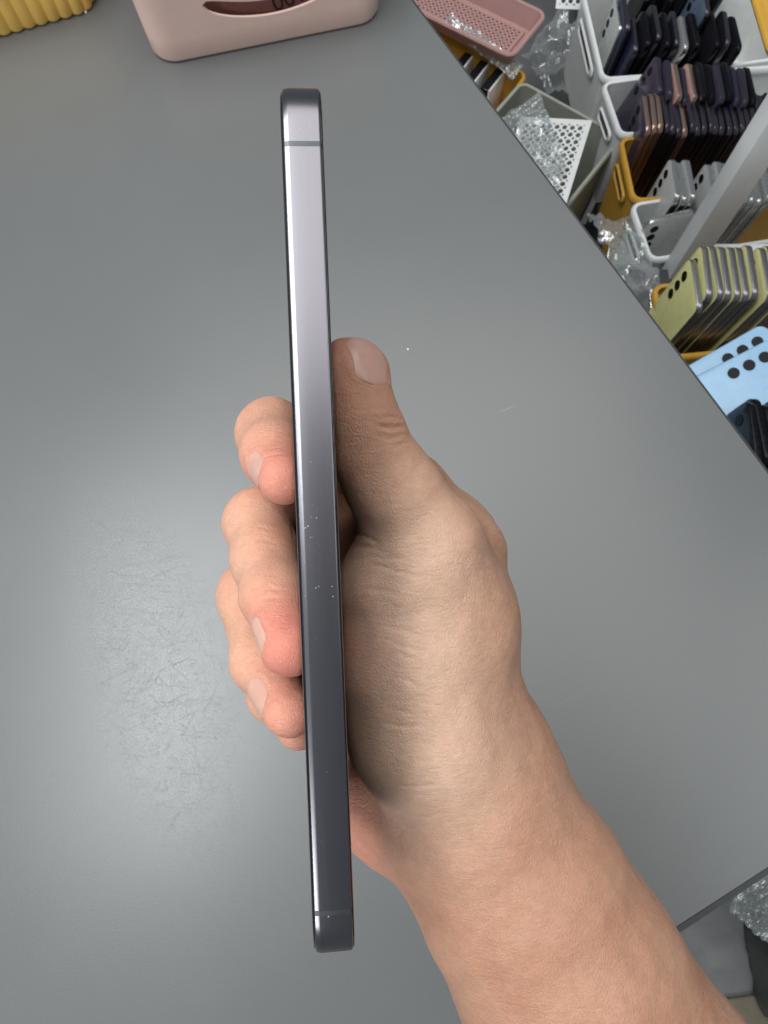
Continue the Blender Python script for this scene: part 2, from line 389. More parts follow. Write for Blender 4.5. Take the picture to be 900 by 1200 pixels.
PALM = [
    [(470, 695, 176, 16.5), (484, 770, 179, 19.0), (503, 850, 181, 20.0), (545, 900, 188, 20.0)],            # ball of the thumb
    [(543, 652, 196, 12.0), (543, 720, 190, 12.3), (543, 790, 190, 12.8), (560, 870, 193, 15.5)],            # thumb-side of the back of the hand
    [(430, 928, 214, 14.0), (470, 955, 210, 15.0), (530, 960, 204, 20.0)],                                   # heel below the little finger
    [(470, 850, 234, 12.0), (440, 920, 218, 14.0)],
    [(430, 588, 232, 12.0), (490, 625, 216, 12.0)], [(462, 576, 193, 8.5), (505, 622, 192, 12.0)], [(436, 538, 204, 7.5), (470, 565, 200, 9.0)],                                                          # web behind the thumb, with unseen flesh added to keep the gap dark
    [(532, 634, 212, 12.0), (545, 760, 212, 12.0), (566, 890, 205, 16.5)],
    [(520, 690, 226, 12.0), (530, 800, 224, 13.0), (555, 920, 208, 17.0)],
    [(490, 775, 233, 12.0), (515, 860, 228, 13.5), (540, 940, 210, 17.5)],
    [(540, 890, 194, 20.5), (561, 955, 194, 25.0), (610, 1040, 196, 28.0), (660, 1128, 197, 30.5), (760, 1300, 200, 35.5), (800, 1365, 202, 37.0)],
]
def phone_sdf(P):
    L = (P-pc)@ROT
    q = np.abs(L)-np.array([PT/2-.6, PL_/2-.6, PW/2-.6])
    return np.sqrt((np.maximum(q, 0)**2).sum(1))+np.minimum(q.max(1), 0)-.6
SEG_T = pre(THUMB); SEG_P = [pre(c) for c in PALM]; SEG_F = [pre(c) for c in (INDEX, MIDDLE, RING, PINKY)]
def sd(P):
    p0, p1 = P.min(0), P.max(0); c_ = (p0+p1)/2; rad = float(np.linalg.norm(p1-p0))/2
    th = chain(P, SEG_T, 5, c_, rad)
    pm = None
    for c in SEG_P:
        s = chain(P, c, 6, c_, rad); pm = s if pm is None else smin(pm, s, 11)
    pm = smin(pm, th, 9)
    fg = None
    for c in SEG_F:
        s = chain(P, c, 4, c_, rad); fg = s if fg is None else smin(fg, s, 1.3)
    d = smin(pm, fg, 4)
    return -smin(-d, phone_sdf(P)-.05, 2.0)
def grad(P, e=.25):
    g = np.stack([sd(P+np.eye(3)[i]*e)-sd(P-np.eye(3)[i]*e) for i in range(3)], 1)
    return g/np.maximum(np.linalg.norm(g, axis=1), 1e-9)[:, None]
def hits(px, d0=130):
    r = np.array([at(u, v, 1.0) for u, v in px]); n = np.linalg.norm(r, axis=1); r = r/n[:, None]; t = d0*n
    for _ in range(90):
        t = np.minimum(t+np.clip(sd(r*t[:, None])*.85, -2, 40), 400)
    return r*t[:, None], t < 330

H_ = 0.46
lo = np.array([-62., -205., -262.]); hi = np.array([112., 48., -140.])
B = 8
nb = np.ceil((hi-lo)/(H_*B)).astype(int); nn_ = nb*B+1
cc = np.stack(np.meshgrid(*[np.arange(nb[i]) for i in range(3)], indexing='ij'), -1).reshape(-1, 3)
cen = lo+(cc+.5)*B*H_
dcen = sd(cen)
field = np.full(nn_, 5.0, np.float32)
inside = dcen < 0
act = np.abs(dcen) < B*H_*1.15
for i in np.nonzero(inside & ~act)[0]:
    x, y, z = cc[i]*B; field[x:x+B+1, y:y+B+1, z:z+B+1] = -5.0
ac = cc[act]
off = np.stack(np.meshgrid(*[np.arange(B+1)]*3, indexing='ij'), -1).reshape(-1, 3)
ac = ac[np.lexsort((ac[:, 2]//4, ac[:, 1]//4, ac[:, 0]//4))]
for s in range(0, len(ac), 40):
    blk = ac[s:s+40]
    idx = (blk[:, None, :]*B+off[None]).reshape(-1, 3)
    field[idx[:, 0], idx[:, 1], idx[:, 2]] = sd(lo+idx*H_)
def surface_nets(f):
    ins = f < 0
    nx, ny, nz = f.shape
    cs = ins[:-1, :-1, :-1].astype(np.int8)
    tot = np.zeros((nx-1, ny-1, nz-1), np.int8)
    for dx in (0, 1):
        for dy in (0, 1):
            for dz in (0, 1): tot += ins[dx:nx-1+dx, dy:ny-1+dy, dz:nz-1+dz]
    cells = np.argwhere((tot > 0) & (tot < 8))
    vid = np.full((nx-1, ny-1, nz-1), -1, np.int32); vid[cells[:, 0], cells[:, 1], cells[:, 2]] = np.arange(len(cells))
    acc = np.zeros((len(cells), 3)); cnt = np.zeros(len(cells))
    corners = [(a, b, c) for a in (0, 1) for b in (0, 1) for c in (0, 1)]
    for p in corners:
        for ax in range(3):
            if p[ax]: continue
            q = list(p); q[ax] = 1
            fa = f[cells[:, 0]+p[0], cells[:, 1]+p[1], cells[:, 2]+p[2]]; fb = f[cells[:, 0]+q[0], cells[:, 1]+q[1], cells[:, 2]+q[2]]
            m = (fa < 0) != (fb < 0)
            t = np.where(m, fa/np.where(m, fa-fb, 1), 0)
            pt = np.tile(np.array(p, float), (len(cells), 1)); pt[:, ax] += t
            acc[m] += pt[m]; cnt[m] += 1
    V = cells+acc/cnt[:, None]
    quads = []
    for ax in range(3):
        a, b = (ax+1) % 3, (ax+2) % 3
        s0 = [slice(None)]*3; s1 = [slice(None)]*3; s0[ax] = slice(0, -1); s1[ax] = slice(1, None)
        e = np.argwhere(ins[tuple(s0)] != ins[tuple(s1)])
        ok = (e[:, a] > 0) & (e[:, b] > 0) & (e[:, a] < f.shape[a]-1) & (e[:, b] < f.shape[b]-1); e = e[ok]
        sgn = ins[e[:, 0], e[:, 1], e[:, 2]]
        def idx(da, db):
            c = e.copy(); c[:, a] += da; c[:, b] += db; return vid[c[:, 0], c[:, 1], c[:, 2]]
        q = np.stack([idx(-1, -1), idx(0, -1), idx(0, 0), idx(-1, 0)], 1)
        q[~sgn] = q[~sgn][:, ::-1]
        quads.append(q)
    return V, np.concatenate(quads)
HV, HQ = surface_nets(field)
HV = lo+HV*H_
order = np.lexsort(tuple((HV[:, i]//18).astype(int) for i in (2, 1, 0)))
HN = np.zeros_like(HV)
cuts = np.nonzero(np.any(np.diff((HV[order]//18).astype(int), axis=0) != 0, axis=1))[0]+1
for ch in np.split(order, cuts):
    g = grad(HV[ch]); HN[ch] = g; HV[ch] -= g*sd(HV[ch])[:, None]*.9

# --- nails: plates that follow the fingertip surface
NAILS = [  # name, last two joints, share along them, half width, length, facing
    ('thumbnail', (416, 470, 161, 0), (412, 430, 161, 0), .95, 5.3, 11.3, (.66, .26, .70)),
    ('fingernail', INDEX[-2], INDEX[-1], .72, 4.1, 9.0, (-.96, .10, .22)),
    ('fingernail', MIDDLE[-2], MIDDLE[-1], .78, 4.5, 10.0, (-.95, -.02, .24)),
    ('fingernail', RING[-2], RING[-1], .70, 4.6, 10.0, (-.88, .05, .42)),
]
nail_defs = []
for nm, n0, n1, sh, hw, ln, face in NAILS:
    p0, p1 = at(*n0[:3]), at(*n1[:3]); n = np.array(face); tv = p1-p0; tv /= np.linalg.norm(tv)
    n = n-tv*(n@tv)*.8; n /= np.linalg.norm(n)
    tv = tv-n*(tv@n); tv /= np.linalg.norm(tv)
    c = (p0+(p1-p0)*sh)[None]+n*14
    for _ in range(60): c = c-n*sd(c)[:, None]*.8
    nail_defs.append((nm, c[0], n, tv, np.cross(n, tv), hw, ln))
def outline(t):     # half-width share along the nail, base t=0 to free edge t=1
    return np.where(t < .28, np.sqrt(np.clip(1-((.28-t)/.28)**2, 0, 1))**.8, np.where(t > .72, np.sqrt(np.clip(1-((t-.72)/.30)**2, 0, 1)), 1.0))
disp = np.zeros(len(HV))
for nm, c, n, tv, sv, hw, ln in nail_defs:
    r = HV-c; near = ((r*r).sum(1) < 14**2) & (HN@n > .05)
    t = (r[near]@tv)/ln+.5; s = np.abs(r[near]@sv)/hw
    ow = outline(np.clip(t, 0, 1))
    # signed distance-like measure to the nail outline in mm
    ds = (s-ow)*hw; dt = np.maximum(-t, t-1)*ln
    g = np.where((t > 0) & (t < 1), ds, np.maximum(dt, ds))
    wall = np.exp(-((g-.8)/.6)**2)*.22*np.clip((.86-t)/.2, 0, 1)
    bed = -.16*np.clip(-g/.8, 0, 1)
    disp[near] += wall+bed

# --- creases: shallow grooves following the real folds
CREASES = [
    ([(421, 484), (436, 479), (450, 479)], .20, .40), ([(434, 496), (450, 500), (476, 500)], .75, .55), ([(440, 510), (458, 513), (476, 510)], .45, .45), ([(436, 489), (446, 491), (456, 487), (470, 489)], .5, .45), ([(446, 519), (462, 522), (482, 518)], .18, .4),
    ([(410, 657), (440, 652), (483, 655)], .22, .40), ([(430, 660), (475, 671), (502, 679)], .30, .42), ([(420, 689), (450, 692), (476, 698)], .25, .40), ([(452, 706), (478, 716)], .20, .4), ([(444, 732), (470, 737), (498, 746)], .27, .42),
    ([(448, 748), (476, 758), (500, 764)], .22, .36), ([(455, 762), (478, 770), (496, 777)], .27, .40), ([(458, 780), (480, 786)], .2, .36), ([(464, 793), (482, 799), (496, 807)], .30, .42), ([(452, 828), (470, 833), (490, 839)], .26, .42), ([(444, 847), (475, 852), (508, 851)], .27, .45),
    ([(486, 892), (500, 892), (514, 887)], .25, .5), ([(462, 919), (490, 922), (514, 919)], .25, .45), ([(418, 625), (432, 630), (448, 640)], .35, .6), ([(415, 640), (440, 643), (462, 652)], .25, .5),
    ([(452, 960), (470, 955), (500, 957), (530, 950)], .18, .6), ([(462, 985), (475, 970), (500, 968)], .15, .5),
    ([(312, 528), (324, 524), (338, 524)], .42, .45), ([(306, 537), (320, 533), (336, 534)], .36, .4), ([(310, 520), (324, 516), (338, 517)], .15, .4), ([(300, 503), (310, 487), (330, 480)], .15, .5),
    ([(302, 697), (318, 690), (338, 692)], .42, .45), ([(300, 706), (316, 700), (334, 701)], .36, .4), ([(288, 622), (302, 618), (330, 624)], .18, .5), ([(290, 634), (308, 632), (332, 640)], .15, .5), ([(330, 600), (342, 622), (346, 640)], .2, .5),
    ([(286, 782), (294, 774), (302, 772)], .42, .45), ([(286, 790), (296, 784)], .2, .4), ([(270, 700), (282, 694), (290, 700)], .15, .5),
]
crs = []
def dist_polyline(P, pts):
    d = np.full(len(P), 1e9); 
    for a, b in zip(pts[:-1], pts[1:]):
        d = np.minimum(d, seg(P, a, b, 0, 0))
    return d
allpx = []; spans = []
for pix, dep, sig in CREASES:
    st = len(allpx)
    for (u0, v0), (u1, v1) in zip(pix[:-1], pix[1:]):
        for k in range(4): allpx.append((u0+(u1-u0)*k/4+random.uniform(-.8, .8), v0+(v1-v0)*k/4+random.uniform(-.8, .8)))
    allpx.append(pix[-1]); spans.append((st, len(allpx)))
hp, hok = hits(allpx)
for (pix, dep, sig), (st, en) in zip(CREASES, spans):
    pts = [p for p, k in zip(hp[st:en], hok[st:en]) if k]
    if len(pts) < 2: continue
    ctr = np.mean(pts, 0); rad = max(np.linalg.norm(p-ctr) for p in pts)+3
    m = ((HV-ctr)**2).sum(1) < rad*rad
    d = dist_polyline(HV[m], pts)
    e0 = np.minimum(np.linalg.norm(HV[m]-pts[0], axis=1), np.linalg.norm(HV[m]-pts[-1], axis=1))
    disp[m] += (-dep*.8*np.exp(-(d/(sig*.82))**2)+dep*.16*np.exp(-((d-1.0)/.6)**2))*np.clip(e0/3.5, 0, 1)
# gentle unevenness of flesh and tendons
for k_ in range(14):
    w_ = rng.normal(size=3); w_ *= (.10+.03*k_)/np.linalg.norm(w_)
    disp += .10/(1+.10*k_)*np.sin(HV@w_+rng.uniform(0, 6.28))*np.sin(HV@np.roll(w_, 1)*1.3+k_)
HV2 = HV+HN*disp[:, None]

pink = np.zeros(len(HV))
for (u, v, d, r), amt, rad in ((INDEX[-1], .85, 16), (MIDDLE[-1], 1.35, 14), (RING[-1], .7, 14), (PINKY[-1], .5, 14), (THUMB[0], .25, 14), ((318, 515, 195, 0), .25, 20), ((430, 965, 208, 0), .55, 22)):
    q = at(u, v, d); pink = np.maximum(pink, amt*np.exp(-(np.linalg.norm(HV-q, axis=1)/rad)**2*1.2))
palm = np.exp(-(dist_polyline(HV, [at(445, 680, 158), at(460, 800, 158), at(480, 890, 165)])/23)**2)
lf = np.clip((phone_pt(0, 0, 0)@et-4-HV@et)/6, 0, 1)          # the pale palm-side skin of the fingers on the far side of the phone
finger = np.clip(lf, 0, 1)

pink = np.clip(pink, 0, .92)
cmr = np.array(CM.to_3x3()); base = cw(at(700, 1190, 200))
HW = (HV2*.001)@cmr.T+np.array(CM.translation)-np.array(base)
me = bpy.data.meshes.new('hand'); me.vertices.add(len(HW)); me.vertices.foreach_set('co', HW.astype(np.float32).ravel())
me.loops.add(HQ.size); me.loops.foreach_set('vertex_index', HQ.astype(np.int32).ravel())
me.polygons.add(len(HQ)); me.polygons.foreach_set('loop_start', np.arange(0, HQ.size, 4, dtype=np.int32))
me.update(calc_edges=True); me.validate()
me.polygons.foreach_set('use_smooth', np.ones(len(me.polygons), bool))
for nm, arr in (('pink', pink), ('palm', palm), ('finger', finger)):
    a = me.attributes.new(nm, 'FLOAT', 'POINT'); a.data.foreach_set('value', arr.astype(np.float32))
me.materials.append(M['skin'])
hand = bpy.data.objects.new('hand', me); C.objects.link(hand); hand.location = base
tag(hand, 'right hand and forearm gripping the smartphone, thumb against its screen', 'hand')
fix_normals(hand)

def project(P, n):
    Q = P+n*5
    for _ in range(60): Q = Q-n*np.clip(sd(Q), -1, 1)[:, None]*.8
    return Q
for nm, c, n, tv, sv, hw, ln in nail_defs:
    NS, NTT = 17, 21
    tt = np.linspace(.0, 1.03, NTT); ss = np.linspace(-1, 1, NS)
    Ts, Ss = np.meshgrid(tt, ss, indexing='ij')
    hwid = np.maximum(outline(np.clip(Ts, 0.004, 1)), .12)*hw
    P = c+tv*((Ts.ravel()-.5)*ln)[:, None]+sv*((Ss*hwid).ravel())[:, None]
    Q = project(P, n); G = grad(Q)
    rim = np.minimum(1-np.abs(Ss), np.minimum(Ts/.12, 1)).ravel()
    up = np.clip(rim/.22, 0, 1)**.7*.26-.12
    up = np.where(Ts.ravel() > .85, np.maximum(up, .10), up)
    Vt = Q+G*up[:, None]
    Vb = Vt-G*.45
    idx = np.arange(NS*NTT).reshape(NTT, NS); N0 = NS*NTT
    Fc = []
    for i in range(NTT-1):
        for j in range(NS-1):
            q = (idx[i, j], idx[i, j+1], idx[i+1, j+1], idx[i+1, j]); Fc.append(tuple(int(x) for x in q)); Fc.append(tuple(int(x)+N0 for x in reversed(q)))
    bd = [idx[0, j] for j in range(NS)]+[idx[i, -1] for i in range(1, NTT)]+[idx[-1, j] for j in range(NS-2, -1, -1)]+[idx[i, 0] for i in range(NTT-2, 0, -1)]
    for a, b in zip(bd, bd[1:]+bd[:1]): Fc.append((int(b), int(a), int(a)+N0, int(b)+N0))
    Vall = np.concatenate([Vt, Vb])
    Wv = (Vall*.001)@cmr.T+np.array(CM.translation)-np.array(base)
    o = mesh_obj(nm, Wv, Fc, M['thumbnail' if nm == 'thumbnail' else 'nail'], hand, True); fix_normals(o); auto_smooth(o, 60)
#@@BACKGROUND
# ------------------------------------------------------------------ baskets on the desk
def basket(name, label, cat, corner_l, corner_r, depth, height, flare, rad, mat, ribs=0, th=.0022, rim_h=.0):
    """corner_l / corner_r: front-left and front-right base corners on the desk"""
    w = (corner_r-corner_l).length; ang = math.atan2(corner_r.y-corner_l.y, corner_r.x-corner_l.x)
    root = empty(name, (corner_l+corner_r)/2, (0, 0, ang)); tag(root, label, cat)
    def ring(z, off):
        k = z/height*flare+off
        pts = rrect(w+2*k, depth+2*k, max(rad+k, .003), 12)
        out = []
        # resample evenly so that the ribs come out regular
        P = [Vector((x, y)) for x, y in pts]; n = len(P); Ls = [(P[(i+1) % n]-P[i]).length for i in range(n)]; tot = sum(Ls)
        N = ribs*10 if ribs else 160; i = 0; acc = 0
        for q in range(N):
            s = tot*q/N
            while acc+Ls[i] < s: acc += Ls[i]; i += 1
            p = P[i].lerp(P[(i+1) % n], (s-acc)/max(Ls[i], 1e-9)); d = (P[(i+1) % n]-P[i]).normalized(); nrm = Vector((d.y, -d.x))
            if ribs and off > -th*.9:
                p = p+nrm*(.0024*abs(math.sin(math.pi*q/10))-.0012)
            out.append((p.x, p.y+depth/2, z))
        return out
    e = .004
    rings = [ring(0.0006, -e), ring(.0012, -e*.35), ring(e, 0)]
    rings += [ring(height*f, 0) for f in (.25, .5, .75, 1)]
    rings += [ring(height+.0012, -th*.5), ring(height, -th)]
    rings += [ring(height*f, -th) for f in (.75, .5, .25)]+[ring(e, -th-.001), ring(.003, -e-th)]
    V, Fc = loft(rings, True, True)
    o = mesh_obj('body', V, Fc, mat, root, True); fix_normals(o); auto_smooth(o, 40)
    return root, o, w
pk, pk_body, pw = basket('storage_basket', 'pink plastic basket with curved smile-shaped handle slot', 'basket', on(184, 80, 0), on(449, 26, 0), .13, .085, .005, .020, M['pink'])
# the curved slot in the front wall, cut through
def smile(cx, z0, half, rise, tall, y0, y1, n=28):
    up = []; lo_ = []
    for i in range(n+1):
        a = -1+2*i/n; zc = z0+rise*a*a
        hh = tall/2*math.sqrt(max(0, 1-abs(a)**7))+.00005
        lo_.append((cx+a*half, zc-hh)); up.append((cx+a*half, zc+hh))
    loop = lo_+up[::-1]; m = len(loop)
    V = [(x, y0, z) for x, z in loop]+[(x, y1, z) for x, z in loop]
    Fc = [tuple(range(m)), tuple(range(2*m-1, m-1, -1))]+[(i, (i+1) % m, m+(i+1) % m, m+i) for i in range(m)]
    return V, Fc
V, Fc = smile(.006, .0330, .054, .012, .0130, -.06, .04)
cut = mesh_obj('cutter', V, Fc); fix_normals(cut); cut.parent = pk
bpy.context.view_layer.update()
md = pk_body.modifiers.new('slot', 'BOOLEAN'); md.operation = 'DIFFERENCE'; md.object = cut; md.solver = 'EXACT'
dg = bpy.context.evaluated_depsgraph_get()
nm_ = bpy.data.meshes.new_from_object(pk_body.evaluated_get(dg)); pk_body.modifiers.clear(); pk_body.data = nm_
bpy.data.objects.remove(cut); auto_smooth(pk_body, 35)
# a brown card inside, with pencilled digits seen through the slot
cd = box_obj('card', (-.062, .012, .004), (.064, .0132, .074), M['card']); 
cd.matrix_world = pk.matrix_world.copy(); tag(cd, 'brown card standing inside the pink basket behind its slot', 'card')
txt = bpy.data.curves.new('digits', 'FONT'); txt.body = '001'; txt.size = .019; txt.extrude = .0001; txt.align_x = 'CENTER'
tmp = bpy.data.objects.new('digits_text', txt); C.objects.link(tmp); bpy.context.view_layer.update()
tm = bpy.data.meshes.new_from_object(tmp.evaluated_get(bpy.context.evaluated_depsgraph_get())); bpy.data.objects.remove(tmp); bpy.data.curves.remove(txt)
tm.materials.clear(); tm.materials.append(M['ink'])
to = bpy.data.objects.new('digits', tm); C.objects.link(to)
to.parent = cd; to.location = (.022, .0116, .0205); to.rotation_euler = (R(90), R(-10), 0)

ye, ye_body, _ = basket('storage_basket', 'mustard yellow basket with vertical ribbed sides', 'basket', on(-180, 96, 0), on(118, 12, 0), .13, .085, .005, .018, M['yellow'], ribs=62)
for u, v, r in ((478, 410, .0009), (101, 15, .0012)):
    bm = bmesh.new(); bmesh.ops.create_icosphere(bm, subdivisions=1, radius=r)
    for w_ in bm.verts: w_.co *= random.uniform(.7, 1.2)
    me_ = bpy.data.meshes.new('crumb'); bm.to_mesh(me_); bm.free(); me_.materials.append(M['crumb'])
    o = bpy.data.objects.new('crumb', me_); C.objects.link(o); p = on(u, v, 0); o.location = (p.x, p.y, r*.8)
    tag(o, 'tiny white crumb beside the mustard yellow basket' if u < 200 else 'tiny white crumb on bare desk beyond the thumb tip', 'crumb')

# ------------------------------------------------------------------ phones for sale in the bins
def make_phone(back, frame, w=.076, h=.160, th=.0082, lens=3, lens_r=.0058, two_rows=False):
    """stands on its bottom edge; back faces -X, lenses at the top on the +Y side"""
    r = empty('smartphone')
    def ring(t, ins): return [(t, y, z+h/2) for y, z in rrect(w-2*ins, h-2*ins, .011-ins, 6)]
    T = th/2
    V, Fc = loft([ring(-T+.0002, .0009), ring(-T+.0006, .0003), ring(-T+.0014, 0), ring(T-.0014, 0), ring(T-.0006, .0003), ring(T-.0002, .0009)], False, False)
    o = mesh_obj('frame', V, Fc, frame, r, True); fix_normals(o); auto_smooth(o, 30)
    V, Fc = loft([ring(-T+.0003, .0008), ring(-T, .0016)], False, True)
    o = mesh_obj('back_panel', V, Fc, back, r, True); fix_normals(o)
    V, Fc = loft([ring(T-.0003, .0008), ring(T, .0016)], False, True)
    o = mesh_obj('screen', V, Fc, M['glass'], r, True); fix_normals(o)
    A = np.linspace(0, 2*math.pi, 18, endpoint=False)
    for k in range(lens):
        cy, cz = w/2-.0165, h-.0185-.0185*k
        V, Fc = loft([[(-T+.0004, cy+rr*math.cos(a), cz+rr*math.sin(a)) if i == 0 else (-T-.0011, cy+rr*math.cos(a), cz+rr*math.sin(a)) for a in A] for i, rr in enumerate((lens_r+.0006, lens_r+.0005, lens_r))], False, True)
        o = mesh_obj('lens', V, Fc, M['lens'], r, True); fix_normals(o); auto_smooth(o, 30)
    return r
PROTO = {}
for key, bk, fr, ln in (('yellow', 'p_yellow', 'f_grey', 3), ('silver', 'p_silver', 'f_silver', 3), ('purple', 'p_purple', 'f_copper', 3), ('black', 'p_black', 'f_black', 3), ('navy', 'p_navy', 'f_dark', 3),
                        ('blue', 'p_blue', 'f_blue', 3), ('rose', 'p_pink', 'f_copper', 2), ('grey', 'p_grey', 'f_silver', 2), ('slate', 'p_slate', 'f_dark', 2), ('graphite', 'p_black', 'f_dark', 3), ('violet', 'p_purple', 'f_dark', 3)):
    PROTO[key] = make_phone(M[bk], M[fr], lens=ln)
USED = set()
def put(key, label, group, loc, rot=(0, 0, 0)):
    if key not in USED: o = PROTO[key]; USED.add(key)
    else: o = copy_tree(PROTO[key])
    o.location = loc; o.rotation_euler = rot
    for k in ('label', 'category', 'group'):
        if k in o: del o[k]
    tag(o, label, 'phone', group); return o
def stand(key, label, group, near_top, x_off=0, dz=0, dy=0, lean=0, yaw=0, roll=0):
    """near_top: world position of the front, near-side top corner of the first phone of a row"""
    h = .160
    yaw += random.uniform(-2.5, 2.5); dz += random.uniform(-.003, .003)
    return put(key, label, group, (near_top.x+.004+x_off+h*math.sin(R(lean)), near_top.y+.038+dy, near_top.z-h*math.cos(R(lean))+dz), (R(roll), R(-lean), R(yaw)))

# yellow row in the orange bin
p = on(821, 359, -.28)
for k in range(11):
    lab, grp = ('pale yellow phone filed upright in a row in the orange bin', 'row of yellow phones')
    if k == 0: lab, grp = 'pale yellow phone at the head of its row, its whole back showing', None
    if k == 1: lab, grp = 'pale yellow phone pushed back a little behind the head of the yellow row', None
    stand('yellow', lab, grp, p, x_off=.0108*k+(.006 if k > 6 else 0), dy=.0 if k == 0 else .012+random.uniform(-.002, .002), dz=random.uniform(-.002, .002)+(0 if k else -.006), lean=-4+random.uniform(-.6, .6))
# silver row in the white bin behind the post
p = on(792, 233, -.41)
for k in range(3): stand('silver', 'white phone in the group of three at the desk side of the white bin', 'three white phones', p, x_off=.011*k, dz=random.uniform(-.003, .003), lean=-4)
p = on(836, 236, -.41)
for k in range(8): stand('silver', 'white phone with silver frame filed upright behind the steel post', 'white phones behind the post', p, x_off=.0112*k, dz=random.uniform(-.002, .002), dy=random.uniform(-.002, .002), lean=-5)
c = on(767, 260, -.43)
put('silver', 'white phone turned sideways at the front of the white bin, three lenses showing', None, (c.x+.036, c.y+.013, c.z-.158), (R(-4), 0, R(103)))
# purple and copper phones in the orange bin
p = on(758, 153, -.41)
for k, key in enumerate(('purple', 'purple', 'purple', 'graphite', 'graphite', 'graphite', 'purple')+('graphite',)*16):
    stand(key, 'dark purple phone with copper frame filed in the small orange bin' if key == 'purple' else 'glossy black phone among the copper-framed phones in the small orange bin', 'copper-framed purple phones' if key == 'purple' else 'black phones in the small orange bin',
          p, x_off=.0095*k, dz=random.uniform(-.003, .003), dy=random.uniform(-.002, .002), lean=-2)
# mixed dark phones in the second white bin
p = on(776, 118, -.40)
for k, (key, dz, dy) in enumerate((('violet', 0, .02), ('violet', .004, .008), ('rose', .0, .004), ('navy', -.004, .002), ('rose', .0, .006), ('black', .004, .002), ('black', .0, 0), ('violet', .006, -.004), ('black', .002, 0), ('navy', .0, -.004), ('violet', 0, -.006), ('black', 0, -.004))):
    lab = {'violet': 'dark violet phone leaning in the second white bin', 'rose': 'rose pink phone leaning among dark phones in the second white bin', 'navy': 'navy phone leaning in the second white bin', 'black': 'black phone leaning in the second white bin'}[key]
    stand(key, lab, key+' phones in the second white bin', p, x_off=.0125*k, dz=dz, dy=dy, lean=-13+random.uniform(-2, 2))
# dark phones in the first white bin
p = on(735, 52, -.42)
for k, (key, dz, dy, ln) in enumerate((('navy', .004, .03, 3), ('navy', -.006, .0, 7), ('black', .0, .0, 9), ('graphite', .006, .01, 10), ('black', .0, .0, 10), ('graphite', .0, .005, 10), ('grey', -.006, .0, 12), ('black', .0, .0, 10), ('slate', .012, .05, 8), ('black', .0, .0, 10), ('graphite', .0, .0, 10), ('black', .0, -.01, 9))):
    lab = {'navy': 'navy phone slanting in the first white bin', 'black': 'black phone standing in the first white bin', 'graphite': 'black phone with graphite frame in the first white bin', 'grey': 'pale grey phone among black phones in the first white bin', 'slate': 'slate blue phone among black phones in the first white bin'}[key]
    stand(key, lab, key+' phones in the first white bin' if key not in ('grey', 'slate') else None, p, x_off=.016*k, dz=dz, dy=dy, lean=-ln)
p = on(760, 24, -.44)
for k in range(7): stand('graphite', 'black phone with graphite frame standing in the far dark bin', 'phones in the far dark bin', p, x_off=.021*k, dz=.01*random.random(), dy=.05, lean=-9)
c = on(712, 30, -.43)
put('silver', 'white phone standing behind the first white bin, black lenses at its top', None, (c.x+.012, c.y+.03, c.z-.16), (0, R(4), 0))
# light blue phones lying in front
def lying(key, lab, u, v, z, long_dir, tilt, slide=0):
    """place the centre at a pixel, long axis along an image direction, back facing up and tilted"""
    c = on(u, v, z); q = on(u+long_dir[0], v+long_dir[1], z); up = (q-c).normalized()        # towards the phone's top
    zl = (up*math.cos(R(tilt))+Vector((0, 0, math.sin(R(tilt))))).normalized()
    nb_ = Vector((-.25, -.12, 1)); xb = -(nb_-zl*nb_.dot(zl)).normalized()                    # local +X is opposite the back
    yl = zl.cross(xb).normalized()
    o = put(key, lab, None, (0, 0, 0)); mw = Matrix((xb, yl, zl)).transposed().to_4x4()
    o.rotation_euler = mw.to_euler(); o.location = c-zl*.08; return o
lying('blue', 'light blue phone lying on top of another light blue phone', 847, 470, -.262, (92, -42), 12)
lying('blue', 'light blue phone half covered by the light blue phone on top of it', 842, 452, -.290, (92, -46), 14)
p = on(888, 547, -.222)
for k in range(5): stand('black', 'black phone standing in a row beside the light blue phones', 'black phones beside the blue ones', p, x_off=.0115*k, dz=-.003*k, dy=.006*(k % 2), lean=-7)

